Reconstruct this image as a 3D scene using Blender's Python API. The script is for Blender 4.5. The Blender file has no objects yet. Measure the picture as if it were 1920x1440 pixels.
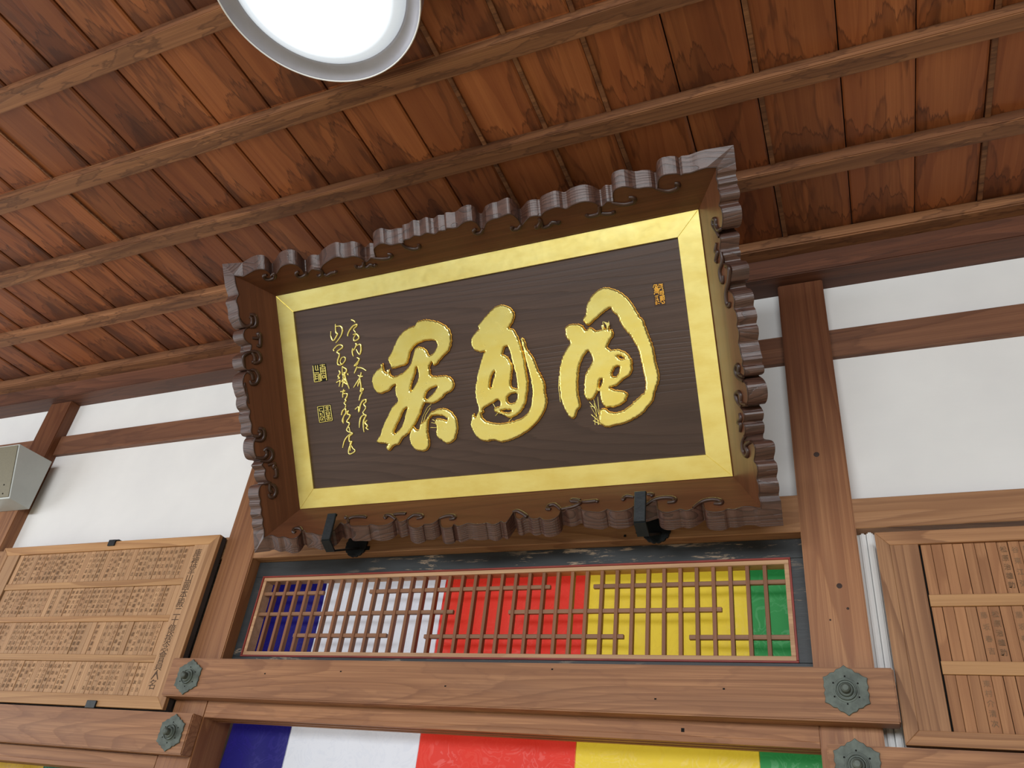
import bpy, bmesh, math, random
from mathutils import Vector, Matrix, noise as mnoise
random.seed(7)
sc = bpy.context.scene
COL = sc.collection

# ---------------------------------------------------------------- camera
cam_d = bpy.data.cameras.new('camera')
cam = bpy.data.objects.new('camera', cam_d); COL.objects.link(cam)
YAW, PITCH, ROLL, FPX = 0.466140322, 0.568929911, 0.132004073, 1463.13512
cy, sy, cp, sp = math.cos(YAW), math.sin(YAW), math.cos(PITCH), math.sin(PITCH)
fw = Vector((-sy*cp, cy*cp, sp)); rt = Vector((cy, sy, 0)); up = rt.cross(fw)
cr, sr = math.cos(ROLL), math.sin(ROLL)
rt2 = cr*rt + sr*up; up2 = -sr*rt + cr*up
cam.matrix_world = Matrix(((rt2.x, up2.x, -fw.x, 0), (rt2.y, up2.y, -fw.y, -1.857),
                           (rt2.z, up2.z, -fw.z, 1.5), (0, 0, 0, 1)))
cam_d.sensor_width = 36.0; cam_d.lens = FPX / 1920 * 36.0
cam_d.clip_start = 0.05; cam_d.clip_end = 100
sc.camera = cam

# ---------------------------------------------------------------- light
world = bpy.data.worlds.new('daylight'); sc.world = world; world.use_nodes = True
bg = world.node_tree.nodes['Background']
bg.inputs[0].default_value = (0.90, 0.95, 1.0, 1); bg.inputs[1].default_value = 0.7
def area(name, loc, target, sx, sz, power, col):
    d = bpy.data.lights.new(name, 'AREA'); d.shape = 'RECTANGLE'; d.size = sx; d.size_y = sz
    d.energy = power; d.color = col
    o = bpy.data.objects.new(name, d); COL.objects.link(o); o.location = loc
    o.rotation_euler = (Vector(target) - Vector(loc)).to_track_quat('-Z', 'Y').to_euler()
    return o
area('window_daylight', (-0.8, -6.1, 2.42), (-1.0, -1.2, 0.8), 6.6, 1.1, 290, (0.93, 0.97, 1.0))
area('inner_room_light', (-.95, 1.45, 2.2), (-.95, 0, 1.9), 2.4, 1.2, 24, (1.0, 0.97, 0.94))
area('veranda_daylight', (-5.1, -1.9, 1.7), (-1.2, -.4, 1.6), 2.2, 1.8, 42, (0.94, 0.97, 1.0))
sc.view_settings.view_transform = 'Standard'; sc.view_settings.look = 'None'
sc.view_settings.gamma = 1.0; sc.view_settings.use_curve_mapping = False
sc.view_settings.exposure = 0.0

DATA = {"ridge_top":[[-6900,1096],[-6590,1186],[-6337,1246],[-6143,1235],[-6019,1172],[-5978,1016],[-6013,866],[-5988,800],[-5824,901],[-5685,993],[-5475,1135],[-5265,1189],[-5053,1172],[-4919,1050],[-4901,882],[-4917,744],[-4888,642],[-4657,779],[-4525,785],[-4340,733],[-4173,856],[-3937,963],[-3666,1045],[-3505,1047],[-3375,963],[-3225,948],[-3040,950],[-2884,824],[-2845,677],[-2792,635],[-2595,743],[-2462,705],[-2373,895],[-2284,1067],[-2110,1161],[-1948,1179],[-1824,1092],[-1702,1044],[-1499,1051],[-1356,1023],[-1301,1121],[-1110,1130],[-924,1202],[-763,1143],[-539,1202],[-355,1100],[-176,1171],[-3,1139],[78,1207],[327,1147],[565,1257],[805,1282],[925,1152],[935,957],[1016,904],[1167,1069],[1235,1120],[1427,1170],[1557,1161],[1777,1212],[1889,1220],[1980,1124],[2033,934],[2047,753],[2198,856],[2347,958],[2522,964],[2653,914],[2753,1010],[2944,1067],[3161,1087],[3350,974],[3516,1037],[3737,1081],[3934,1061],[4102,956],[4186,837],[4256,800],[4409,908],[4556,864],[4607,1065],[4678,1213],[4791,1263],[4983,1257],[5215,1119],[5401,1100],[5578,1046],[5685,941],[5751,1164],[5828,1293],[5988,1344],[6235,1294],[6310,1221],[6372,1252],[6550,1232],[6737,1264],[6936,1276]],"ridge_bot":[[-7039,1177],[-6899,1122],[-6598,1238],[-6410,1219],[-6124,1320],[-5915,1296],[-5860,1148],[-5860,1001],[-5772,1007],[-5676,1110],[-5421,1140],[-5119,1243],[-4882,1178],[-4677,1054],[-4633,772],[-4459,849],[-4326,815],[-4177,934],[-3930,952],[-3604,977],[-3527,920],[-3230,1005],[-2985,980],[-2825,881],[-2754,750],[-2584,913],[-2414,840],[-2357,795],[-2256,1018],[-2088,1152],[-1899,1195],[-1760,1116],[-1734,1058],[-1517,1056],[-1370,935],[-1330,847],[-1224,1097],[-1090,1243],[-941,1266],[-813,1228],[-801,1129],[-630,1219],[-484,1171],[-361,1122],[-112,1182],[135,1172],[172,1146],[402,1239],[540,1174],[591,1121],[744,1190],[847,837],[884,811],[986,1024],[1114,1092],[1185,1029],[1306,992],[1466,1109],[1615,1104],[1671,1069],[1803,1176],[2015,1176],[2174,1036],[2188,808],[2271,798],[2388,854],[2532,838],[2642,762],[2706,768],[2770,888],[2990,964],[3243,1014],[3395,955],[3437,919],[3646,1021],[3882,1014],[4067,919],[4171,817],[4369,835],[4556,769],[4670,752],[4716,1005],[4844,1136],[5016,1167],[5198,1113],[5289,1084],[5424,1149],[5585,1083],[5724,961],[5793,886],[5840,1079],[5920,1208],[6120,1263],[6297,1241],[6383,1181],[6525,1209],[6647,1168],[6752,1135],[6926,1151],[7047,1204],[7099,1219]],"ridge_right":[[-3951,1136],[-3828,1198],[-3737,1139],[-3575,1190],[-3495,1151],[-3346,1220],[-3205,1204],[-3107,1096],[-2992,1183],[-2840,1204],[-2670,1156],[-2541,1015],[-2572,738],[-2438,905],[-2334,956],[-2200,894],[-2099,849],[-1957,906],[-1821,851],[-1773,902],[-1714,1100],[-1586,1197],[-1426,1176],[-1294,1100],[-1245,968],[-1139,939],[-1049,1149],[-927,1230],[-800,1234],[-664,1173],[-563,1245],[-396,1275],[-261,1200],[-146,1260],[-3,1243],[133,1169],[245,1199],[428,1224],[557,1264],[661,1213],[719,1272],[863,1271],[927,1142],[936,988],[1018,1154],[1132,1272],[1295,1302],[1473,1255],[1595,1111],[1607,844],[1700,933],[1810,1001],[1937,945],[1992,892],[2083,958],[2229,919],[2321,841],[2413,855],[2442,1181],[2528,1302],[2689,1282],[2873,1176],[2957,1283],[3117,1292],[3284,1198],[3405,1252],[3548,1251],[3696,1191],[3815,1252]],"ridge_left":[[-3714,1212],[-3524,1178],[-3382,1157],[-3218,1248],[-3052,1220],[-2886,1211],[-2721,1219],[-2530,1149],[-2385,1072],[-2378,925],[-2314,1080],[-2175,1150],[-2009,1123],[-1884,1011],[-1833,947],[-1694,986],[-1646,977],[-1605,1089],[-1519,1213],[-1357,1254],[-1190,1226],[-1090,1145],[-1082,1030],[-1000,1201],[-889,1282],[-705,1325],[-539,1298],[-463,1237],[-276,1248],[-85,1210],[-713,1256],[-529,1299],[-362,1271],[-289,1247],[-129,1283],[13,1266],[137,1202],[296,1247],[415,1233],[559,1202],[742,1241],[864,1199],[924,1090],[1009,1160],[1167,1210],[1353,1216],[1522,1180],[1604,1096],[1663,940],[1777,1032],[1851,1007],[1953,949],[2088,987],[2259,946],[2360,901],[2387,1114],[2500,1196],[2682,1225],[2827,1195],[2939,1222],[3084,1192],[3241,1223],[3389,1179],[3546,1211],[3714,1183],[3828,1196]],"curl_top":[[[-6013,866],[-5858,932],[-5940,787],[-6150,741],[-6276,805],[-6239,928],[-6105,950]],[[-4870,731],[-4866,658],[-5025,593],[-5165,595],[-5201,678],[-5149,772],[-5036,813]],[[-4506,773],[-4350,679],[-4398,528],[-4554,463],[-4558,522]],[[-4398,528],[-4300,429],[-4099,481],[-3963,480],[-3900,533]],[[-2896,637],[-2988,490],[-3183,475],[-3208,586]],[[-2988,490],[-2901,417],[-2760,475],[-2673,402],[-2581,466]],[[-2517,701],[-2269,597],[-2044,587],[-1943,673],[-2029,744]],[[-1420,1015],[-1370,839],[-1194,711],[-1007,736],[-977,856]],[[1016,904],[894,787],[760,795],[736,894],[834,957]],[[2047,753],[1914,643],[1764,656],[1788,769]],[[2559,837],[2577,715],[2398,531],[2409,617]],[[2596,710],[2565,513],[2741,520],[2858,604],[3003,532],[3039,609]],[[4179,812],[4107,581],[3848,544],[3759,627]],[[4107,581],[4249,511],[4443,482],[4466,559]],[[4504,825],[4783,687],[5023,697],[5075,817],[4955,880]],[[5670,956],[5900,808],[6133,842],[6195,952],[6114,1002]]],"curl_bot":[[[-5860,1001],[-5984,882],[-6183,881],[-6171,998],[-6056,1051]],[[-4325,796],[-4408,629],[-4233,546],[-3871,576],[-3840,643]],[[-4481,590],[-4571,518]],[[-2749,763],[-3005,584],[-3178,601],[-3081,704]],[[-2960,569],[-2714,545],[-2503,563]],[[-2357,795],[-2216,651],[-1958,672],[-1920,768],[-2061,788]],[[-1330,847],[-1140,772],[-923,778],[-862,886],[-998,905]],[[830,776],[982,760],[1194,896],[1309,1004]],[[2188,808],[1997,615],[1827,629],[1802,744],[1905,783]],[[2206,792],[2530,723],[2672,590],[2424,508],[2457,464],[2655,501]],[[2709,565],[2880,581],[3107,574],[3096,631]],[[4074,524],[3887,476],[3798,554],[3846,616]],[[4402,442],[4544,485],[4491,537]],[[4409,839],[4622,663],[4889,622],[5105,682],[5096,793],[4945,806]],[[5583,1056],[5773,857],[6027,800],[6230,874],[6215,969],[6070,940]]],"curl_right":[[[-2534,892],[-2558,1020],[-2569,902],[-2701,817],[-2829,829],[-2857,721],[-2741,662],[-2580,782],[-2404,895]],[[-2295,725],[-2130,627],[-2072,718],[-1912,590],[-1861,658]],[[-2039,872],[-1813,889],[-1625,714],[-1381,726],[-1367,803],[-1493,823]],[[-1678,1011],[-1652,1138],[-1534,1183],[-1301,1063],[-1076,881],[-822,850],[-752,949],[-834,1011]],[[929,1178],[845,990],[684,1034],[641,938],[762,843],[914,918],[1018,1154]],[[1578,1153],[1518,929],[1354,951],[1269,844],[1326,704],[1494,759],[1609,920]],[[1771,761],[1900,803],[1973,652],[2028,768],[2195,685]],[[2302,884],[2452,730],[2674,709],[2771,849],[2666,937],[2522,863],[2425,1149]]],"curl_left":[[[-2650,1204],[-2482,1131],[-2405,1001],[-2470,854],[-2636,835],[-2686,891]],[[-2378,925],[-2395,769],[-2536,706],[-2728,732],[-2757,869]],[[-2043,878],[-2034,691],[-2154,702],[-2136,642],[-1794,671],[-1823,762]],[[-1165,1206],[-1449,1221],[-1561,1139],[-1622,971]],[[-1597,950],[-1497,882],[-1332,886],[-1315,982]],[[-1645,968],[-1610,785],[-1462,708],[-1322,747],[-1285,892],[-1358,930]],[[-1082,1030],[-1048,895],[-853,823],[-670,913],[-659,1054],[-756,1090]],[[-1043,1150],[-963,1020],[-772,995]],[[878,1201],[933,1021],[825,940],[767,1026]],[[1034,1149],[1060,942],[931,844],[740,860],[700,996]],[[1545,1182],[1600,956],[1499,828],[1377,861]],[[1656,1056],[1712,828],[1613,685],[1425,678],[1323,808],[1394,910]],[[1828,841],[1809,641],[1921,686],[1954,619],[2191,622],[2200,718]],[[2365,1018],[2367,855],[2577,869],[2658,803]],[[2353,947],[2455,747],[2630,686],[2783,760],[2787,878],[2687,914]]],"ch1":[[[-2768,849],[-2662,952],[-2536,1139],[-2418,1312],[-2262,1478],[-2045,1606],[-1773,1666],[-1661,1764],[-1398,1781],[-1180,1719],[-967,1629],[-793,1503],[-688,1345],[-665,1157],[-730,912],[-843,772],[-1036,642],[-1216,495],[-1316,466],[-1352,557],[-1438,468],[-1457,327],[-1433,195],[-1295,141],[-1041,131],[-859,65],[-765,-60],[-770,-215],[-880,-329],[-1061,-378],[-1135,-454],[-1323,-546],[-1523,-595],[-1729,-557],[-1833,-675],[-1952,-877],[-2112,-1091],[-2265,-1248],[-2415,-1378],[-2613,-1489],[-2734,-1638],[-2925,-1678],[-3094,-1803],[-3172,-1699],[-3103,-1618],[-3250,-1574],[-3464,-1510],[-3366,-1372],[-3297,-1291],[-3181,-1067],[-2970,-767],[-2826,-578],[-2600,-399],[-2643,-219],[-2640,-30],[-2604,68],[-2761,28],[-2911,-85],[-3221,-107],[-3326,9],[-3383,223],[-3342,395],[-3200,554],[-3056,609],[-2970,735],[-2958,522],[-2843,419],[-2787,535],[-2772,396],[-2655,308],[-2415,350],[-2219,441],[-2051,578],[-1944,766],[-1879,930],[-1835,1011],[-1726,1039],[-1586,990],[-1485,890],[-1431,768],[-1340,769],[-1216,852],[-1116,995],[-1161,1139],[-1283,1191],[-1542,1194],[-1743,1156],[-1903,1064],[-2020,936],[-2113,731],[-2195,620],[-2384,579],[-2672,558],[-2701,664]],[[-1858,495],[-1815,258],[-1868,107],[-1988,-51],[-2121,-180],[-2150,-104],[-2088,62],[-1980,251]],[[-1269,-139],[-1349,-258],[-1494,-378],[-1669,-472],[-1726,-414],[-1639,-252],[-1464,-158]],[[-2313,-621],[-2385,-787],[-2451,-954],[-2567,-1145],[-2774,-1313],[-2867,-1304],[-2763,-1110],[-2620,-921],[-2474,-704]],[[-2313,-1359],[-2362,-1528],[-2327,-1705],[-2214,-1845],[-2057,-1903],[-1860,-1892],[-1749,-1745],[-1752,-1529],[-1762,-1357],[-1726,-1188],[-1673,-1036],[-1505,-940],[-1252,-967],[-1088,-1056],[-1100,-1145],[-1267,-1079],[-1424,-1054],[-1493,-1141],[-1447,-1274],[-1484,-1456],[-1445,-1574],[-1316,-1686],[-1168,-1771],[-1004,-1730],[-893,-1613],[-821,-1423],[-803,-1171],[-874,-994],[-1013,-851],[-1226,-779],[-1488,-813],[-1627,-884],[-1726,-1016],[-1849,-1089],[-1962,-1150],[-2014,-1288],[-2122,-1292],[-2210,-1210]]],"ch2":[[[-64,912],[-30,1053],[118,1205],[221,1262],[203,1366],[381,1512],[593,1680],[731,1773],[860,1810],[1015,1808],[1188,1714],[1280,1600],[1305,1482],[1247,1349],[1154,1221],[1099,1158],[1229,1096],[1301,943],[1342,796],[1392,590],[1433,330],[1449,-11],[1463,-323],[1405,-626],[1299,-924],[1153,-1105],[954,-1225],[797,-1251],[626,-1139],[433,-1069],[385,-958],[545,-924],[591,-815],[525,-727],[360,-788],[178,-860],[42,-925],[47,-1012],[-30,-1062],[14,-1211],[165,-1313],[438,-1384],[717,-1385],[968,-1354],[1158,-1304],[1322,-1209],[1448,-1053],[1525,-809],[1562,-645],[1558,-335],[1531,-78],[1482,239],[1448,554],[1423,826],[1498,773],[1554,511],[1697,266],[1778,-26],[1867,-261],[1929,-465],[1915,-687],[1928,-926],[1858,-1127],[1711,-1335],[1490,-1536],[1228,-1692],[907,-1816],[653,-1877],[496,-1885],[225,-1807],[65,-1827],[-148,-1757],[-260,-1645],[-336,-1493],[-377,-1314],[-322,-1146],[-259,-1031],[-217,-1128],[-112,-1009],[-74,-912],[-107,-735],[-128,-530],[-88,-303],[7,4],[123,278],[254,549],[329,640],[233,633],[50,693],[-48,794]],[[976,692],[1039,583],[1089,263],[1135,-83],[1142,-453],[1051,-493],[955,-402],[994,-179],[1061,97],[998,276],[924,414],[832,469],[863,608]],[[532,80],[529,-34],[454,-197],[377,-374],[323,-353],[394,-103]],[[895,-622],[1082,-602],[1113,-719],[1006,-876],[833,-857],[798,-724]],[[578,-1028],[857,-1030],[861,-1116],[661,-1108]]],"ch3":[[[3213,1070],[3302,1207],[3358,1417],[3479,1588],[3638,1725],[3786,1782],[3926,1785],[4163,1691],[4361,1523],[4524,1308],[4650,1020],[4779,773],[4814,622],[4885,346],[4934,100],[4953,-167],[4966,-380],[4991,-595],[4952,-801],[4843,-1025],[4764,-1228],[4579,-1419],[4400,-1558],[4169,-1667],[3942,-1737],[3719,-1754],[3520,-1788],[3362,-1717],[3303,-1630],[3332,-1470],[3386,-1313],[3498,-1312],[3651,-1423],[3871,-1434],[4072,-1362],[4280,-1225],[4461,-1086],[4593,-995],[4642,-762],[4627,-521],[4598,-225],[4575,18],[4519,213],[4436,412],[4369,528],[4256,706],[4182,879],[4145,1019],[4037,1144],[3969,1263],[3823,1206],[3641,1099],[3457,978],[3320,903],[3245,983]],[[2708,941],[2830,991],[3001,979],[3165,913],[3233,779],[3353,830],[3459,773],[3534,707],[3679,740],[3722,855],[3749,743],[3806,748],[3860,848],[3870,711],[3937,687],[3957,563],[3897,490],[3804,369],[3756,254],[3856,172],[4021,162],[4201,70],[4319,-80],[4355,-219],[4315,-428],[4234,-524],[4029,-632],[3892,-736],[3706,-776],[3781,-844],[3993,-910],[4133,-994],[4093,-1096],[4040,-1184],[3808,-1279],[3558,-1278],[3458,-1185],[3420,-1045],[3417,-855],[3369,-795],[3261,-972],[3083,-1033],[2999,-914],[3009,-724],[3079,-404],[3158,-277],[3294,-104],[3334,27],[3249,244],[3125,165],[2984,-35],[2893,-298],[2840,-593],[2819,-866],[2841,-1143],[2738,-1268],[2627,-1463],[2493,-1379],[2403,-1176],[2345,-948],[2338,-670],[2359,-395],[2409,-125],[2498,113],[2644,342],[2783,516],[2701,665],[2690,805]],[[3895,-279],[4025,-277],[3995,-386],[3911,-523],[3798,-496],[3817,-390]],[[3987,5],[4110,-3],[4175,-93],[4071,-89]],[[3441,-559],[3535,-549],[3456,-724],[3403,-785]]],"dry":[[[3139,-1040],[3258,-999]],[[3090,-1089],[3244,-1324]],[[3115,-1228],[3247,-1515]],[[3090,-1416],[3289,-1628]],[[3212,-1130],[3237,-1378],[3251,-1706]],[[3330,-980],[3320,-1387],[3265,-1707]],[[3202,-993],[3344,-1634]],[[3090,-1198],[3226,-1241]],[[3125,-1584],[3334,-1714]],[[3195,-1482],[3167,-1697]],[[2346,-311],[2296,-610],[2295,-998]],[[3697,710],[3718,937]],[[3816,719],[3876,926]],[[-1954,-1136],[-1879,-943],[-1700,-704],[-1559,-619]],[[-1885,-1114],[-1775,-896],[-1604,-715]],[[-1586,-1060],[-1404,-1150]],[[-1629,-1141],[-1442,-1189]],[[-1680,-1279],[-1457,-1302]],[[1423,826],[1493,322],[1613,-145]],[[1619,361],[1738,-105]],[[1671,298],[1819,-171]],[[403,-937],[341,-815]],[[373,-1163],[531,-1037],[745,-1174]],[[753,-1346],[924,-1222]],[[899,-480],[1133,-565]],[[-200,-1188],[0,-1123]]],"sR":[[[-3887,2170],[-3811,2127],[-3764,2065]],[[-4075,1701],[-4058,1768],[-3973,1880],[-3850,1978],[-3718,2004],[-3735,1945],[-3845,1876],[-3795,1776]],[[-3885,1719],[-3766,1725],[-3693,1590],[-3865,1530],[-3870,1632],[-3775,1726]],[[-3839,1457],[-3811,1391],[-3931,1253]],[[-3957,1326],[-3977,1182],[-3958,1078]],[[-3785,1387],[-3674,1399],[-3660,1261],[-3722,1116],[-3788,1163],[-3837,1271]],[[-3842,1032],[-3771,952],[-3965,800],[-3861,825],[-3804,910]],[[-3870,765],[-3916,693],[-4001,580]],[[-3847,731],[-3715,698],[-3584,604]],[[-3877,510],[-3794,453],[-3712,458]],[[-3750,579],[-3815,433],[-3952,295],[-4080,164]],[[-3833,435],[-3813,247],[-3818,78]],[[-3857,330],[-3932,177]],[[-3806,235],[-3825,99],[-3855,10],[-3748,59],[-3779,101],[-3840,54]],[[-3803,-12],[-3880,-111],[-3944,-242]],[[-4114,-486],[-3987,-423],[-3996,-584],[-3907,-370],[-3810,-258],[-3708,-239],[-3705,-308],[-3798,-367],[-3741,-481],[-3861,-607],[-3819,-657]],[[-3820,-665],[-3939,-737],[-4008,-884],[-4044,-1042]],[[-3744,-704],[-3851,-823],[-3896,-1019],[-3897,-1188]],[[-3848,-670],[-3744,-701]],[[-3746,-850],[-3824,-919],[-3751,-1019],[-3813,-1074],[-3740,-1135]]],"sL":[[[-4457,2125],[-4476,1877],[-4429,1815],[-4598,1644],[-4669,1780],[-4648,1934]],[[-4445,2053],[-4284,2033],[-4231,1903],[-4326,1730],[-4525,1563]],[[-4613,1333],[-4631,1379],[-4471,1482],[-4339,1474],[-4301,1398],[-4515,1296],[-4439,1199],[-4523,1038],[-4531,911],[-4403,894],[-4259,1003],[-4265,1094],[-4376,1097],[-4447,981],[-4403,897]],[[-4393,834],[-4244,705],[-4402,570],[-4395,818]],[[-4523,726],[-4494,644],[-4579,561],[-4528,500],[-4608,486]],[[-4660,383],[-4524,421],[-4585,249]],[[-4393,568],[-4416,369],[-4474,220]],[[-4353,657],[-4316,450],[-4233,144]],[[-4236,603],[-4211,545]],[[-4482,392],[-4344,383],[-4379,465],[-4482,392]],[[-4402,367],[-4294,276]],[[-4547,93],[-4382,104]],[[-4427,159],[-4467,52],[-4505,-87]],[[-4464,23],[-4331,8],[-4348,-79],[-4422,-156],[-4396,-198],[-4473,-259],[-4422,-343],[-4483,-429]],[[-4618,-602],[-4559,-483],[-4456,-433],[-4446,-558],[-4554,-671],[-4579,-856]],[[-4444,-543],[-4355,-506],[-4404,-594],[-4314,-635],[-4363,-723],[-4453,-814],[-4367,-885],[-4461,-1008],[-4490,-1083],[-4387,-1140],[-4394,-1030],[-4428,-965]],[[-4579,-856],[-4595,-745],[-4464,-556]],[[-4283,-1181],[-4435,-1220],[-4602,-1360],[-4710,-1576]],[[-4387,-1140],[-4303,-1194],[-4419,-1261],[-4440,-1414],[-4364,-1437],[-4487,-1627],[-4498,-1789],[-4283,-1715],[-4369,-1607],[-4418,-1432]],[[-4411,-1448],[-4454,-1692]]],"seal1":[[-5436,995],[-4991,979],[-4991,500],[-5447,500]],"seal2":[[-5443,-260],[-4977,-262],[-4962,-725],[-5428,-739]],"seal3":[[5130,1669],[5381,1643],[5372,1130],[5113,1139]],"plaque":[0.59108,-0.90188,-0.28,2.6726,1.29665,0.66092,0.05872,0.06576,0.09976]}

# ---------------------------------------------------------------- helpers
def tag(o, label=None, cat=None, group=None, kind=None):
    if label: o['label'] = label
    if cat: o['category'] = cat
    if group: o['group'] = group
    if kind: o['kind'] = kind
    return o
def empty(name, loc, mat=None):
    o = bpy.data.objects.new(name, None); COL.objects.link(o); o.empty_display_size = .05
    if mat is not None: o.matrix_world = mat
    else: o.location = loc
    return o
def link(name, me, mats, parent=None, loc=None, keep=True):
    """link a mesh; if parented and keep, mesh coordinates are world coordinates"""
    if not isinstance(mats, (list, tuple)): mats = [mats]
    o = bpy.data.objects.new(name, me); COL.objects.link(o)
    if not me.materials:
        for m in mats: me.materials.append(m)
    if parent is not None:
        o.parent = parent
        if keep: o.matrix_parent_inverse = Matrix.Translation(-Vector(world_loc(parent)))
    if loc is not None: o.location = loc
    return o
def world_loc(o):
    return Vector(o.location) if o.parent is None else Vector((0, 0, 0)) if o.type == 'MESH' else Vector(o.location)
class MB:
    def __init__(s): s.b = bmesh.new()
    def box(s, x0, x1, y0, y1, z0, z1, bev=0.0, seg=1, M=None):
        t = bmesh.new()
        vs = [t.verts.new((x, y, z)) for x in (x0, x1) for y in (y0, y1) for z in (z0, z1)]
        for f in ((0,1,3,2),(4,6,7,5),(0,4,5,1),(2,3,7,6),(0,2,6,4),(1,5,7,3)):
            t.faces.new([vs[i] for i in f])
        bmesh.ops.recalc_face_normals(t, faces=t.faces)
        if bev > 0: bmesh.ops.bevel(t, geom=list(t.edges), offset=bev, segments=seg, affect='EDGES')
        s.merge(t, M); return s
    def prism(s, front, vec, bev=0):
        """front polygon (3D points), extruded by vec"""
        t = bmesh.new(); v = Vector(vec)
        a = [t.verts.new(p) for p in front]; b = [t.verts.new(Vector(p)+v) for p in front]
        t.faces.new(a); t.faces.new(b[::-1]); n = len(a)
        for i in range(n): t.faces.new((a[i], b[i], b[(i+1)%n], a[(i+1)%n]))
        bmesh.ops.recalc_face_normals(t, faces=t.faces)
        if bev > 0: bmesh.ops.bevel(t, geom=list(t.edges), offset=bev, segments=1, affect='EDGES')
        s.merge(t); return s
    def lathe(s, prof, n=48, M=None, smooth=True):
        t = bmesh.new(); rings = []
        for r, z in prof:
            rings.append([t.verts.new((r*math.cos(2*math.pi*i/n), r*math.sin(2*math.pi*i/n), z)) for i in range(n)] if r > 1e-6 else [t.verts.new((0, 0, z))])
        for A, B in zip(rings, rings[1:]):
            for i in range(n):
                j = (i+1) % n
                if len(A) == 1 and len(B) == 1: continue
                if len(A) == 1: t.faces.new((A[0], B[i], B[j]))
                elif len(B) == 1: t.faces.new((A[i], B[0], A[j]))
                else: t.faces.new((A[i], B[i], B[j], A[j]))
        bmesh.ops.recalc_face_normals(t, faces=t.faces)
        s.merge(t, M, smooth=smooth); return s
    def merge(s, t, M=None, smooth=False):
        if M is not None: t.transform(M)
        for f in t.faces: f.smooth = smooth
        me = bpy.data.meshes.new('tmp'); t.to_mesh(me); t.free(); s.b.from_mesh(me); bpy.data.meshes.remove(me)
    def mesh(s, name):
        me = bpy.data.meshes.new(name); s.b.to_mesh(me); s.b.free(); return me
    def build(s, name, mats, parent=None, **k): return link(name, s.mesh(name), mats, parent, **k)
_curve_jobs = []
def curve_mesh(splines, kind='fill', extrude=0.0, bevel=0.0, offset=0.0, res=1, cyclic=True):
    """evaluate a curve into a mesh (2D filled, or 3D tube)"""
    c = bpy.data.curves.new('c', 'CURVE'); c.dimensions = '2D' if kind == 'fill' else '3D'
    if kind == 'fill': c.fill_mode = 'BOTH'; c.extrude = extrude; c.offset = offset
    c.bevel_depth = bevel; c.bevel_resolution = res; c.use_fill_caps = True
    for sp_ in splines:
        s_ = c.splines.new('POLY'); s_.points.add(len(sp_)-1)
        for p, q in zip(s_.points, sp_):
            p.co = (q[0], q[1], q[2] if len(q) > 2 else 0, 1)
            if len(q) > 3: p.radius = q[3]
        s_.use_cyclic_u = cyclic if kind == 'fill' else False
    o = bpy.data.objects.new('c', c); COL.objects.link(o)
    dg = bpy.context.evaluated_depsgraph_get()
    me = bpy.data.meshes.new_from_object(o.evaluated_get(dg))
    bpy.data.objects.remove(o); bpy.data.curves.remove(c)
    me.materials.clear()
    return me
def catmull(P, n, closed):
    P = [Vector(p) for p in P]; out = []; m = len(P)
    rng = range(m if closed else m-1)
    for i in rng:
        p1, p2 = P[i], P[(i+1) % m]
        p0 = P[i-1] if (closed or i > 0) else p1; p3 = P[(i+2) % m] if (closed or i+2 < m) else p2
        for k in range(n):
            t = k/n
            out.append(.5*((2*p1)+(p2-p0)*t+(2*p0-5*p1+4*p2-p3)*t*t+(3*p1-p0-3*p2+p3)*t**3))
    if not closed: out.append(P[-1])
    return out

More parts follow.
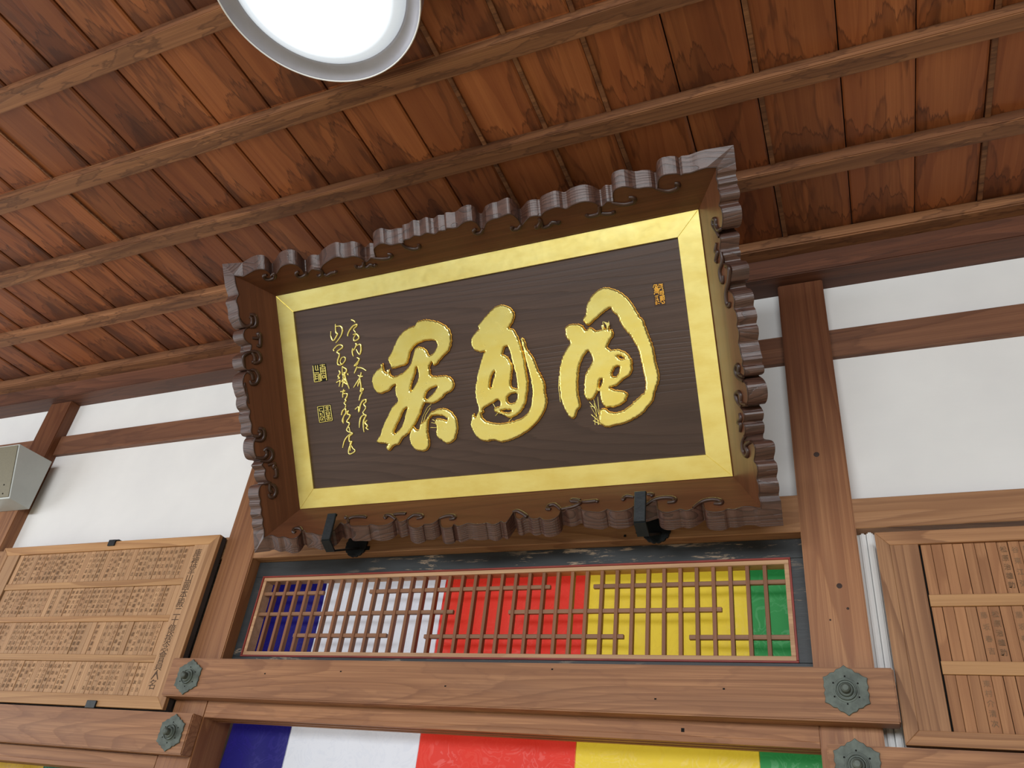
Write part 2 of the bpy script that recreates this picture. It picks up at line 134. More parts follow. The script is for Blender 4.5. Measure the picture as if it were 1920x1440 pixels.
# ---------------------------------------------------------------- materials
def lin(c):
    return tuple((v/255/12.92 if v/255 <= .04045 else ((v/255+.055)/1.055)**2.4) for v in c) + (1,)
class N:
    def __init__(s, name):
        s.m = bpy.data.materials.new(name); s.m.use_nodes = True; s.t = s.m.node_tree
        s.p = s.t.nodes['Principled BSDF']
    def n(s, typ, **kw):
        nd = s.t.nodes.new(typ)
        for k, v in kw.items():
            if k.startswith('i_'):
                key = k[2:]; key = int(key) if key.isdigit() else key.replace('_', ' ')
                nd.inputs[key].default_value = v
            else: setattr(nd, k, v)
        return nd
    def l(s, a, b): s.t.links.new(a, b)
    def math(s, op, a, b=None):
        nd = s.n('ShaderNodeMath', operation=op)
        for i, v in enumerate((a, b)):
            if v is None: continue
            if isinstance(v, (int, float)): nd.inputs[i].default_value = v
            else: s.l(v, nd.inputs[i])
        return nd.outputs[0]
    def mix(s, f, a, b, blend='MIX'):
        nd = s.n('ShaderNodeMix', data_type='RGBA', blend_type=blend)
        for i, v in ((0, f), (6, a), (7, b)):
            if isinstance(v, (int, float, tuple)): nd.inputs[i].default_value = v
            else: s.l(v, nd.inputs[i])
        return nd.outputs[2]
    def ramp(s, fac, stops):
        nd = s.n('ShaderNodeValToRGB'); e = nd.color_ramp.elements
        while len(e) < len(stops): e.new(.5)
        for x, (p, c) in zip(e, stops): x.position = p; x.color = c if isinstance(c, tuple) else (c, c, c, 1)
        s.l(fac, nd.inputs[0]); return nd.outputs[0]
    def coords(s, scale, rnd=True):
        tc = s.n('ShaderNodeTexCoord'); mp = s.n('ShaderNodeMapping'); mp.inputs['Scale'].default_value = scale
        s.l(tc.outputs['Object'], mp.inputs['Vector'])
        if rnd:
            oi = s.n('ShaderNodeObjectInfo'); cx_ = s.n('ShaderNodeCombineXYZ')
            v = s.math('MULTIPLY', oi.outputs['Random'], 37.0)
            for i in range(3): s.l(v, cx_.inputs[i])
            add = s.n('ShaderNodeVectorMath', operation='ADD'); s.l(mp.outputs[0], add.inputs[0]); s.l(cx_.outputs[0], add.inputs[1])
            return add.outputs[0]
        return mp.outputs[0]
    def noise(s, vec, scale, detail=3, rough=.5, dist=0):
        nd = s.n('ShaderNodeTexNoise'); s.l(vec, nd.inputs['Vector'])
        nd.inputs['Scale'].default_value = scale; nd.inputs['Detail'].default_value = detail
        nd.inputs['Roughness'].default_value = rough; nd.inputs['Distortion'].default_value = dist
        return nd.outputs[0]
    def bump(s, h, strength, dist=.002, prev=None):
        nd = s.n('ShaderNodeBump'); nd.inputs['Strength'].default_value = strength; nd.inputs['Distance'].default_value = dist
        s.l(h, nd.inputs['Height'])
        if prev is not None: s.l(prev, nd.inputs['Normal'])
        s.l(nd.outputs[0], s.p.inputs['Normal']); return nd.outputs[0]

def wood(name, light, dark, axis='X', rings=22, grain=1.0, vary=.35, rough=.55, ringamt=.55, stain=None, stain_amt=0.0,
         grey=None, grey_amt=0.0, bump=.35, fig=1.0, spec=.35, rnd=True, fibre=.45, across=7.0, upper_tone=None, edge=None, stsc=(1.6, 9)):
    """grain runs along axis; ring contours come from a stretched noise field"""
    g = N(name); al, ac = .55*fig, across*fig
    sc_ = {'X': (al, ac, ac), 'Y': (ac, al, ac), 'Z': (ac, ac, al)}[axis]
    v = g.coords(sc_, rnd)
    fs2 = {'X': (1.2, 70, 70), 'Y': (70, 1.2, 70), 'Z': (70, 70, 1.2)}[axis]
    mid0 = g.noise(g.coords(fs2, rnd), 1.0, 3, .6)
    base = g.math('ADD', g.noise(v, .7, 1.5, .4, .15), g.math('MULTIPLY', mid0, .012))
    # saw-tooth rings: slow rise, sharp dark late wood
    fr = g.math('FRACT', g.math('MULTIPLY', base, float(rings)*3.0))
    ringv = g.ramp(fr, [(0.0, 0.0), (.55, .15), (.88, .95), (.96, 1.0), (1.0, 0.0)])
    fs = {'X': (3.0, 330, 330), 'Y': (330, 3.0, 330), 'Z': (330, 330, 3.0)}[axis]
    fine = g.noise(g.coords(fs, rnd), 1.0, 3, .6)
    mid = mid0
    broad = g.noise(v, .8, 4, .6, .6)
    col = g.mix(g.ramp(broad, [(.3, 0.0), (.72, 1.0)]), lin(light), lin(tuple(a*(1-vary)+b*vary for a, b in zip(light, dark))))
    col = g.mix(g.math('MULTIPLY', g.ramp(mid, [(.44, 0.0), (.60, 1.0)]), fibre*.95), col, lin(tuple(a*.4+b*.6 for a, b in zip(light, dark))))
    col = g.mix(g.math('MULTIPLY', ringv, ringamt), col, lin(dark))
    col = g.mix(g.math('MULTIPLY', g.ramp(fine, [(.42, 0.0), (.60, 1.0)]), fibre*grain), col, lin(tuple(a*.35+b*.65 for a, b in zip(light, dark))))
    oi = g.n('ShaderNodeObjectInfo')
    if rnd:
        hv = g.n('ShaderNodeHueSaturation'); g.l(col, hv.inputs['Color'])
        g.l(g.math('ADD', g.math('MULTIPLY', oi.outputs['Random'], .24), .88), hv.inputs['Value']); col = hv.outputs[0]
    if grey is not None:
        gn = g.noise(g.coords(tuple(x*.35 for x in sc_), rnd), .9, 5, .65, .4)
        col = g.mix(g.math('MULTIPLY', g.ramp(gn, [(.45, 0.0), (.68, 1.0)]), grey_amt), col, lin(grey))
    if stain is not None:
        ss = {'X': (stsc[0], stsc[1], stsc[1]), 'Y': (stsc[1], stsc[0], stsc[1]), 'Z': (stsc[1], stsc[1], stsc[0])}[axis]
        s1 = g.math('ADD', g.noise(g.coords(ss, rnd), 1.0, 4, .55, .2), g.math('MULTIPLY', g.math('SUBTRACT', mid, .5), .10))
        fac = g.ramp(s1, [(.50, 0.0), (.525, .8), (.56, .28), (.66, .45), (.74, 1.0)])
        col = g.mix(g.math('MULTIPLY', fac, stain_amt), col, lin(stain))
    if edge is not None:                      # water marks that crept along the fibres beside each batten
        tc = g.n('ShaderNodeTexCoord'); sx = g.n('ShaderNodeSeparateXYZ'); g.l(tc.outputs['Object'], sx.inputs[0])
        u = g.math('FRACT', g.math('DIVIDE', g.math('ADD', sx.outputs['Y'], 12.0-12.0 % .2855+edge[0]), .2855))
        ne = g.noise(g.coords((34, 3.0, 34), rnd), 1.0, 5, .62); nl = g.noise(g.coords((9, 2.0, 9), rnd), 1.0, 2, .5)
        uu = g.math('ADD', u, g.math('ADD', g.math('MULTIPLY', g.math('SUBTRACT', ne, .5), .75), g.math('MULTIPLY', g.math('SUBTRACT', nl, .52), 1.5)))
        fac = g.ramp(uu, [(.74, 0.0), (.765, .75), (.80, .30), (.95, .45), (1.0, .8)])
        col = g.mix(g.math('MULTIPLY', fac, edge[1]), col, lin(stain))
    if upper_tone is not None:                     # darker, redder tone higher up the post, patchy edge
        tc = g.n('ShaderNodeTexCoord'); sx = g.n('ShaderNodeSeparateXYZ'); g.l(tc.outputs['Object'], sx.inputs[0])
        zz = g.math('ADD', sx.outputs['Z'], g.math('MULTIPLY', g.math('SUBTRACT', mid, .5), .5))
        fac = g.ramp(g.math('DIVIDE', zz, 4.0), [(upper_tone[0]/4, 0.0), (upper_tone[1]/4, 1.0)])
        col = g.mix(g.math('MULTIPLY', fac, upper_tone[2]), col, g.mix(1.0, col, lin(upper_tone[3]), 'MULTIPLY'))
    g.l(col, g.p.inputs['Base Color'])
    g.p.inputs['Roughness'].default_value = rough; g.p.inputs['Specular IOR Level'].default_value = spec
    h = g.math('ADD', g.math('MULTIPLY', ringv, -.6), g.math('MULTIPLY', fine, .5))
    g.bump(h, bump, .0012)
    return g.m
def plain(name, col, rough=.6, metal=0.0, nz=.06, bump=.1, nscale=14, spec=.4, emit=None, es=0):
    g = N(name); v = g.coords((1, 1, 1), False); n_ = g.noise(v, nscale, 5, .6)
    c2 = tuple(max(0, x*(1-nz*3)) for x in col)
    g.l(g.mix(g.ramp(n_, [(.35, 0.0), (.7, 1.0)]), lin(col), lin(c2)), g.p.inputs['Base Color'])
    g.p.inputs['Roughness'].default_value = rough; g.p.inputs['Metallic'].default_value = metal
    g.p.inputs['Specular IOR Level'].default_value = spec
    if emit: g.p.inputs['Emission Color'].default_value = emit; g.p.inputs['Emission Strength'].default_value = es
    if bump: g.bump(n_, bump, .002)
    return g.m

M = {}
CEIL = (180, 112, 66); CEILD = (104, 46, 22)
M['ceil'] = wood('ceiling_board_wood', CEIL, CEILD, 'Y', rings=6, vary=.55, rough=.5, ringamt=.28, stain=(58, 26, 14), stain_amt=.6, edge=(.3675, .85), bump=.22, fibre=.22)
M['batten'] = wood('batten_wood', (176, 124, 84), (84, 48, 30), 'X', rings=5, vary=.6, rough=.6, ringamt=.5, stain=(66, 38, 26), stain_amt=.7, bump=.3, stsc=(5, 22))
M['cornice'] = wood('cornice_wood', (124, 78, 56), (60, 36, 28), 'X', rings=5, vary=.6, rough=.55, ringamt=.4, stain=(54, 36, 30), stain_amt=.5)
UPPER_TONE = (2.25, 2.75, .8, (150, 118, 105))
M['post'] = wood('post_wood', (184, 134, 90), (116, 66, 36), 'Z', rings=7, vary=.4, rough=.5, ringamt=.6, grey=(130, 88, 60), grey_amt=.5, upper_tone=UPPER_TONE, fibre=.6)
M['post_dark'] = M['post']
M['tie'] = wood('tie_beam_wood', (146, 100, 72), (84, 52, 38), 'X', rings=5, vary=.5, rough=.55, ringamt=.5, stain=(78, 48, 38), stain_amt=.5)
M['low'] = wood('rail_wood', (190, 144, 102), (118, 76, 48), 'X', rings=8, vary=.35, rough=.6, ringamt=.55, stain=(96, 62, 42), stain_amt=.3)
M['nage'] = wood('long_beam_wood', (184, 134, 94), (112, 70, 46), 'X', rings=10, vary=.4, rough=.6, ringamt=.5, grey=(140, 110, 90), grey_amt=.55, bump=.3, stain=(112, 74, 54), stain_amt=.35, stsc=(3, 14), fibre=.6)
M['pale'] = wood('pale_frame_wood', (196, 152, 104), (136, 92, 56), 'X', rings=6, vary=.3, rough=.6, ringamt=.6)
M['paleZ'] = wood('pale_upright_wood', (190, 146, 102), (126, 84, 52), 'Z', rings=6, vary=.3, rough=.6, ringamt=.6)
M['pb'] = wood('brown_frame_wood', (184, 136, 94), (116, 74, 46), 'X', rings=8, vary=.3, rough=.6, ringamt=.65)
M['pbZ'] = wood('brown_upright_wood', (184, 138, 98), (110, 70, 44), 'Z', rings=9, vary=.3, rough=.6, ringamt=.7)
M['slat'] = wood('name_slat_wood', (196, 156, 116), (140, 100, 68), 'Z', rings=4, vary=.5, rough=.65, ringamt=.4)
M['slatR'] = wood('brown_name_slat_wood', (186, 136, 94), (126, 80, 50), 'Z', rings=5, vary=.5, rough=.65, ringamt=.5)
M['lat'] = wood('lattice_wood', (158, 106, 70), (96, 58, 38), 'Z', rings=3, vary=.5, rough=.5, ringamt=.3)
M['latX'] = wood('lattice_cross_wood', (166, 122, 90), (108, 72, 52), 'X', rings=3, vary=.5, rough=.5, ringamt=.3)
M['latf'] = wood('lattice_frame_wood', (208, 168, 128), (150, 108, 76), 'X', rings=4, vary=.3, rough=.6, ringamt=.3)
M['flareX'] = wood('dark_frame_wood', (108, 66, 42), (62, 34, 20), 'X', rings=5, vary=.4, rough=.3, ringamt=.3, spec=.5, bump=.1, rnd=False)
M['flareY'] = wood('dark_side_frame_wood', (108, 66, 42), (62, 34, 20), 'Y', rings=5, vary=.4, rough=.3, ringamt=.3, spec=.5, bump=.1, rnd=False)
M['scal'] = wood('scalloped_edge_wood', (94, 64, 52), (48, 30, 25), 'X', rings=20, vary=.2, rough=.36, ringamt=.8, spec=.5, bump=.4, rnd=False, across=5, fig=1.6)
M['panel'] = wood('dark_panel_wood', (124, 90, 72), (36, 24, 20), 'X', rings=11, vary=.95, rough=.5, ringamt=.6, spec=.3, bump=.2, fig=.75, rnd=False, fibre=.55, across=5)
M['bead'] = plain('carved_scroll_wood', (64, 38, 26), .4, spec=.5, nz=.1)
M['panel'] = wood('dark_panel_wood', (92, 70, 60), (48, 32, 27), 'X', rings=16, vary=.75, rough=.36, ringamt=.55, spec=.45, bump=.25, fig=.55, rnd=False, fibre=.5)
M['end'] = plain('dark_end_wood', (66, 46, 38), .7)
M['darkside'] = plain('dark_painted_side', (58, 58, 60), .45, nz=.1)
M['iron'] = plain('black_iron', (30, 35, 38), .45, .15, nscale=60, bump=.5)
M['patina'] = plain('grey_green_bronze', (96, 104, 96), .55, .25, nscale=45, nz=.1)
M['hole'] = plain('hole_black', (12, 10, 9), .9)
M['ink'] = plain('ink', (138, 106, 78), .8, bump=0)
M['inkd'] = plain('dark_ink', (92, 68, 50), .8, bump=0)
M['red'] = plain('red_lacquer', (146, 58, 48), .5)
M['box'] = plain('painted_metal', (186, 190, 186), .4, .1, nz=.02, nscale=6, bump=0)
M['boxf'] = plain('olive_front_panel', (112, 104, 80), .45, .2, nz=.03, nscale=200)
M['ringm'] = plain('lamp_ring', (172, 172, 184), .3, .1, nz=.02)
M['beadw'] = plain('bright_rim_edge', (246, 248, 250), .25, bump=0, nz=0)
M['tat'] = plain('floor_mat', (226, 214, 180), .8, nz=.04)
M['farwall'] = plain('far_wall_plaster', (96, 78, 60), .9)
M['void'] = plain('attic_dark', (30, 20, 16), .9)
# plaster
g = N('white_plaster'); v = g.coords((1, 1, 1), False)
n1 = g.noise(v, 2.2, 4, .6); n2 = g.noise(g.coords((1, 1, 9), False), 6, 4, .6)
g.l(g.mix(g.ramp(n1, [(.35, 0.0), (.7, 1.0)]), lin((236, 235, 233)), lin((226, 225, 224))), g.p.inputs['Base Color'])
g.p.inputs['Roughness'].default_value = .85; g.bump(n2, .15, .003); M['plaster'] = g.m
# flaking black lacquer
g = N('worn_black_lacquer'); v = g.coords((9, 60, 60), False)
n1 = g.noise(v, 1.0, 8, .72, .3); n3 = g.noise(g.coords((1.5, 6, 6), False), 1.6, 2)
wear = g.math('MULTIPLY', g.ramp(n1, [(.55, 0.0), (.60, 1.0)]), g.ramp(n3, [(.46, 0.0), (.60, 1.0)]))
c0 = g.mix(g.noise(v, .8, 5), lin((26, 28, 30)), lin((54, 58, 60)))
g.l(g.mix(wear, c0, lin((150, 130, 108))), g.p.inputs['Base Color']); g.p.inputs['Roughness'].default_value = .5
g.bump(n1, .3, .002); M['lacq'] = g.m
# gold leaf
def gold(name, c1, c2, rough, leaf=True, bs=.12):
    g = N(name); v = g.coords((1, 1, 1), False)
    a = g.noise(g.coords((6, 14, 14), False), 1.2, 6, .65); b = g.noise(v, 60, 3, .6)
    g.l(g.mix(g.ramp(a, [(.38, 0.0), (.68, 1.0)]), lin(c1), lin(c2)), g.p.inputs['Base Color'])
    g.p.inputs['Metallic'].default_value = .92; g.l(g.math('ADD', g.math('MULTIPLY', b, .08), rough-.03), g.p.inputs['Roughness'])
    if bs > .03: g.bump(b, bs, .0004)
    return g.m
M['gold'] = gold('gold_leaf', (255, 240, 156), (244, 222, 130), .30, bs=.02)
M['goldc'] = gold('gold_character_leaf', (255, 244, 158), (252, 232, 128), .25, bs=.05)
M['goldr'] = gold('orange_gold_leaf', (240, 190, 90), (200, 128, 50), .4)
# satin cloth
def cloth(name, col, col2):
    g = N(name); v = g.coords((1, 1, 1), False)
    a = g.noise(v, 16, 3, .5, 1.6); s_ = g.math('SINE', g.math('MULTIPLY', a, 34.0))
    pat = g.ramp(s_, [(.55, 0.0), (.75, 1.0)])
    g.l(g.mix(g.math('MULTIPLY', pat, .5), lin(col), lin(col2)), g.p.inputs['Base Color'])
    g.l(g.math('SUBTRACT', .55, g.math('MULTIPLY', pat, .2)), g.p.inputs['Roughness'])
    g.bump(a, .2, .003)
    tr = g.n('ShaderNodeBsdfTranslucent'); tr.inputs[0].default_value = lin(col)
    mx = g.n('ShaderNodeMixShader'); mx.inputs[0].default_value = .45
    out = g.t.nodes['Material Output']; g.l(g.p.outputs[0], mx.inputs[1]); g.l(tr.outputs[0], mx.inputs[2]); g.l(mx.outputs[0], out.inputs[0])
    return g.m
M['c_blue'] = cloth('blue_cloth', (30, 26, 112), (56, 46, 140))
M['c_white'] = cloth('white_cloth', (228, 232, 242), (210, 216, 230))
M['c_red'] = cloth('red_cloth', (226, 58, 44), (232, 84, 66))
M['c_yel'] = cloth('yellow_cloth', (236, 208, 62), (224, 190, 48))
M['c_grn'] = cloth('green_cloth', (48, 142, 74), (84, 172, 104))
M['c_gold'] = cloth('gold_brocade', (236, 196, 72), (196, 140, 40))
M['c_dgrn'] = cloth('deep_green_cloth', (30, 110, 84), (60, 150, 110))
# lamp diffuser
g = N('lamp_diffuser'); g.p.inputs['Base Color'].default_value = (.45, .52, .6, 1); g.p.inputs['Roughness'].default_value = .4
g.p.inputs['Emission Color'].default_value = (.86, .93, 1, 1)
tc = g.n('ShaderNodeTexCoord'); vl = g.n('ShaderNodeVectorMath', operation='LENGTH'); g.l(tc.outputs['Object'], vl.inputs[0])
g.l(g.ramp(g.math('DIVIDE', vl.outputs['Value'], .2), [(0.0, 1.0), (.5, .6), (.84, .09), (1.0, .06)]), g.p.inputs['Emission Strength'])
es = g.p.inputs['Emission Strength'].links[0].from_socket
g.t.links.remove(g.p.inputs['Emission Strength'].links[0]); g.l(g.math('MULTIPLY', es, 7.0), g.p.inputs['Emission Strength'])
M['diff'] = g.m

# ================================================================ STRUCTURE
# ---- ceiling: boards run towards the wall, battens run along it
ZB, ZC = 3.125, 3.157
ceil = tag(empty('ceiling', (-1.4, -1.2, ZC)), kind='structure')
MB().box(-5.2, 3.6, -6.3, 0.3, ZC+.05, ZC+.07).build('attic_deck', M['void'], ceil)
jx = [-4.47, -4.30, -4.135, -3.965, -3.80, -3.63, -3.46, -3.292, -3.148, -2.984, -2.815, -2.63, -2.462, -2.302, -2.132, -1.966, -1.785, -1.617, -1.468,
      -1.291, -1.107, -.944, -.791, -.615, -.444, -.257, -.084, .102, .260, .408, .575, .74, .91, 1.08, 1.25, 1.42]
jx = [x*.9955 for x in jx]
for a, b in zip(jx, jx[1:]):
    # clinker-laid boards: one edge sits a little lower than its neighbour
    x0, x1, y0, y1 = a+.0012, b-.0016, -3.5, -.02; t = .010; lo = .0055
    t_ = bmesh.new()
    P = [(x0, ZC+lo), (x0+.004, ZC+lo-.002), (x1-.006, ZC), (x1, ZC+.0025), (x1, ZC+t), (x0, ZC+t+lo)]
    A = [t_.verts.new((x, y0, z)) for x, z in P]; B = [t_.verts.new((x, y1, z)) for x, z in P]
    t_.faces.new(A); t_.faces.new(B[::-1])
    for i in range(6): t_.faces.new((A[i], B[i], B[(i+1) % 6], A[(i+1) % 6]))
    bmesh.ops.recalc_face_normals(t_, faces=t_.faces)
    m_ = MB(); m_.merge(t_); m_.build('ceiling_board', M['ceil'], ceil)
for k, x in enumerate(jx[1:-1]):
    if k in (7, 13, 21, 22, 23, 25, 28):
        w_ = .004 if k < 20 else .0075
        MB().box(x+.001, x+.001+w_*1.6, -3.5, -.02, ZC-.0035, ZC+.002, .001).build('joint_lath', M['batten'], ceil)
for yc in (-3.15, -2.87, -2.59, -2.31, -2.035, -1.755, -1.477, -1.1995, -.910, -.630, -.343):
    MB().box(-4.6, 1.6, yc-.0245, yc+.0245, ZB, ZC+.004, .0025, 2).build('batten', M['batten'], ceil)
MB().box(-4.6, 1.6, -.088, .03, ZB-.004, ZC+.004, .004, 2).build('batten', M['batten'], ceil)
tag(ceil)
# ---- wall
PY = .045
wall = tag(empty('wall_back', (-1.4, PY, 0)), kind='structure')
XA0, XA1, XB0, XB1, XC0, XC1 = -3.170, -3.040, -1.900, -1.775, -.117, .005
def panel(x0, x1, z0, z1): MB().box(x0, x1, PY, PY+.03, z0, z1).build('plaster_panel', M['plaster'], wall)
TB = (2.799, 2.889)          # upper tie beam
LB = (2.290, 2.366)          # lower rail
for x0, x1 in ((-4.6, XA0), (XA1, XB0), (XB1, XC0), (XC1, 1.6)):
    panel(x0, x1, TB[1], 3.06)
    panel(x0, x1, LB[1] if x0 != -4.6 else 1.66, TB[0])
    MB().box(x0-.01, x1+.01, .028, PY+.06, TB[0], TB[1], .002).build('tie_beam', M['tie'], wall)
for x0, x1 in ((XA1, XB0), (XC1, 1.6)):
    panel(x0, x1, 1.70, LB[0])
    MB().box(x0-.01, x1+.01, .004, PY+.06, LB[0], LB[1], .002).build('rail_beam', M['low'], wall)
MB().box(XB1-.01, XC0+.01, .004, PY+.08, 2.288, 2.385, .002).build('rail_beam', M['low'], wall)
# the cornice beam under the ceiling
MB().box(-4.6, 1.6, -.043, PY+.06, 3.05, ZB-.002, .003, 2).build('cornice_beam', M['cornice'], wall)
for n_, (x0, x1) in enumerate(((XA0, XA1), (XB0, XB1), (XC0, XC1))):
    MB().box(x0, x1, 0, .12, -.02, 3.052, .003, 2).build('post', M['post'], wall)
# white moulding beside the right post
MB().box(.012, .024, PY-.012, PY+.004, 1.66, 2.290, .003, 2).box(.0265, .040, PY-.017, PY+.004, 1.66, 2.290, .003, 2).build('white_moulding', M['plaster'], wall)
# white wall below the boards, left and right bays
# ---- floor and inner room
tag(MB().box(-7, 4, -6.4, 2.5, -.08, 0).build('floor', M['tat']), kind='structure')
tag(MB().box(-4.6, 1.6, 1.6, 1.65, 0, 3.2).build('wall_inner', M['end']), kind='structure')

tag(MB().box(-5.2, 3.6, -6.35, -6.3, 0, 3.2).build('wall_front', M['farwall']), kind='structure')
tag(MB().box(3.55, 3.6, -6.3, 1.6, 0, 3.2).build('wall_right', M['farwall']), kind='structure')
for kx, kz, kr in ((-.045, 2.152, .0062), (-.062, 2.49, .007), (-.033, 2.10, .003), (-.072, 2.075, .0022)):
    MB().lathe([(0, .0006), (kr*.6, .0005), (kr, 0)], 14, Matrix.Translation((kx, -.0002, kz)) @ Matrix.Rotation(math.radians(90), 4, 'X')).build('knot', M['end'], wall)
# ---- long beams (nageshi) with their bronze nail covers
def rokuyo(cx_, cz_, yf, parent):
    R = .0500; pts = []
    for k in range(6):
        a0 = math.pi/2 + k*math.pi/3
        for j in range(12):
            t = j/12; ang = a0 + t*math.pi/3; u = abs(t-.5)*2
            # pointed tips on the corners, small notch with double curve between them
            r = R*(.845 + .155*u**3.2 + .035*math.exp(-((u-.35)/.16)**2) - .035*math.exp(-(u/.12)**2))
            pts.append((cx_+r*math.cos(ang)*.99, yf-.004, cz_+r*math.sin(ang)))
    o = MB().prism(pts, (0, .0045, 0), .0008).build('nail_cover', M['patina'], parent)
    T = Matrix.Translation((cx_, yf-.004, cz_)) @ Matrix.Rotation(math.radians(90), 4, 'X')
    b_ = MB().lathe([(0, .0235), (.0055, .0235), (.0085, .0215), (.0095, .0185), (.0095, .0085), (.0125, .0080), (.0135, .0065), (.0150, .0035), (.0175, .0035), (.0185, .0060), (.0200, .0060), (.0210, .0010), (.0240, .0008), (.0245, 0)], 32, T, False).mesh('boss')
    link('boss', b_, M['patina'], o, keep=False)
    for k in range(6):
        a = math.pi/6*1 + k*math.pi/3
        h = MB().lathe([(0, .0006), (.0016, .0006), (.0018, 0)], 10, Matrix.Translation((cx_+.027*math.cos(a), yf-.0042, cz_+.027*math.sin(a))) @ Matrix.Rotation(math.radians(90), 4, 'X')).mesh('nail_hole')
        link('nail_hole', h, M['hole'], o, keep=False)
    return o
def grooved(name, x0, x1, z0, z1, y0, y1, mat):
    m_ = MB().box(x0, x1, y0, y1, z0+.012, z1, .001)
    n_ = 3; wd = (y1-y0)
    for k in range(n_):
        m_.box(x0, x1, y0+wd*k/n_*1.06, y0+wd*k/n_*1.06+.014, z0, z0+.013, .001)
    return m_
t1 = tag(empty('trim_1', (-.93, -.03, 1.9)), kind='structure')
MB().box(-1.907, .0395, -.055, .0, 1.853, 1.9597, .003, 2).build('long_beam', M['nage'], t1)
rokuyo(-1.823, 1.906, -.055, t1); rokuyo(-.054, 1.913, -.055, t1)
t2 = tag(empty('trim_2', (-3.0, -.03, 1.75)), kind='structure')
MB().box(-4.6, -1.7765, -.040, .0, 1.703, 1.8115, .003, 2).build('long_beam', M['nage'], t2)
rokuyo(-1.836, 1.758, -.040, t2)
t3 = tag(empty('trim_3', (.7, -.03, 1.75)), kind='structure')
MB().box(-.1035, 1.6, -.040, .0, 1.703, 1.813, .003, 2).build('long_beam', M['nage'], t3)
rokuyo(-.049, 1.775, -.040, t3)
t4 = tag(grooved('trim_4', XB1, XC0, 1.809, 1.875, .0, .085, M['low']).build('trim_4', M['nage']), kind='structure')
t5 = tag(grooved('trim_5', XA1, XB0, 1.655, 1.7025, .0, .085, M['low']).build('trim_5', M['nage']), kind='structure')

# ---- transom lattice window
win = tag(empty('window_1', (-.94, .06, 2.1)), kind='structure')
X0, X1, Z0, Z1 = XB1, XC0-.0, 1.93, 2.272
def ring(name, xa, xb, za, zb, w, y0, y1, mat, bev=.001, ws=None):
    ws = ws or w
    for q, bx in enumerate(((xa, xb, zb-w, zb), (xa, xb, za, za+w), (xa, xa+ws, za+w, zb-w), (xb-ws, xb, za+w, zb-w))):
        MB().box(bx[0], bx[1], y0, y1, bx[2], bx[3], bev).build(name, mat, win)
# outer black frame (dark gap at its top), red bead, pale frame
ring('black_frame', X0, X1, 1.942, 2.2875, .0495, .042, .085, M['lacq'], ws=.032)
ring('red_bead', X0+.031, X1-.031, 1.991, 2.240, .005, .039, .083, M['red'])
ring('pale_frame', X0+.036, X1-.036, 1.996, 2.2355, .011, .043, .080, M['latf'])
vz0, vz1 = 2.006, 2.226
vm = MB().box(-.0048, .0048, -.008, .008, 0, vz1-vz0, .0008).mesh('lattice_bar')
for k in range(37):
    x = -.2105-.0411*k
    o = link('lattice_bar', vm, M['lat'], win, keep=False, loc=Vector((x, .056, vz0))-win.location)
for x0, x1, z in ((-1.729, -1.503, 2.186), (-1.339, -.766, 2.186), (-.645, -.164, 2.184),
                  (-1.729, -1.049, 2.122), (-.881, -.316, 2.119), (-1.577, -1.251, 2.057), (-1.129, -.559, 2.054), (-.396, -.164, 2.052)):
    MB().box(x0, x1, .051, .062, z-.0055, z+.0055, .001).build('cross_bar', M['latX'], win)

# ================================================================ CLOTH
def sheet(xa, xb, z0, z1, y, amp, ph, th=.0012, skew=0.0):
    nx = max(6, int((xb-xa)/.012)); nz = 40; t = bmesh.new(); G_ = []
    for i in range(nx+1):
        row = []
        for j in range(nz+1):
            u = i/nx; v = j/nz; x = xa+(xb-xa)*u; z = z0+(z1-z0)*v
            yy = y + amp*(math.sin(x*23+ph+1.5*math.sin(z*5+x*3)) + .5*math.sin(x*51+z*9+ph*2)) + amp*.6*math.sin(z*17+x*6+ph)
            row.append(t.verts.new((x+skew*(v-.5)*(1 if True else 0), yy, z)))
        G_.append(row)
    for i in range(nx):
        for j in range(nz): t.faces.new((G_[i][j], G_[i+1][j], G_[i+1][j+1], G_[i][j+1]))
    for f in t.faces: f.smooth = True
    m_ = MB(); m_.b.free(); m_.b = t; return m_
cur = tag(empty('temple_curtain', (-.94, .13, 2.33)), 'five-coloured satin curtain in blue, white, red, yellow and green behind the lattice transom and doorway', 'curtain')
edges = [XB1-.004, -1.560, -1.130, -.692, -.257, XC0+.004]
cols = ['c_blue', 'c_white', 'c_red', 'c_yel', 'c_grn']
names = ['deep blue stripe of the curtain', 'white stripe of the curtain', 'red stripe of the curtain', 'yellow stripe of the curtain', 'green stripe of the curtain']
for k in range(5):
    o = sheet(edges[k]-.001, edges[k+1]+.001, 1.15, 2.33, .128, .003, 0.0).build('cloth_stripe', M[cols[k]], cur); o['label'] = names[k]
cu2 = tag(empty('gold_curtain', (-3.0, .11, 1.9)), 'gold brocade curtain with green end stripe under the lower left beam', 'curtain')
sheet(-4.5, -2.49, 1.1, 1.9, .115, .004, 1.0).build('brocade_cloth', M['c_gold'], cu2)
sheet(-2.49, XB0+.004, 1.1, 1.9, .115, .004, 1.0).build('green_cloth', M['c_dgrn'], cu2)

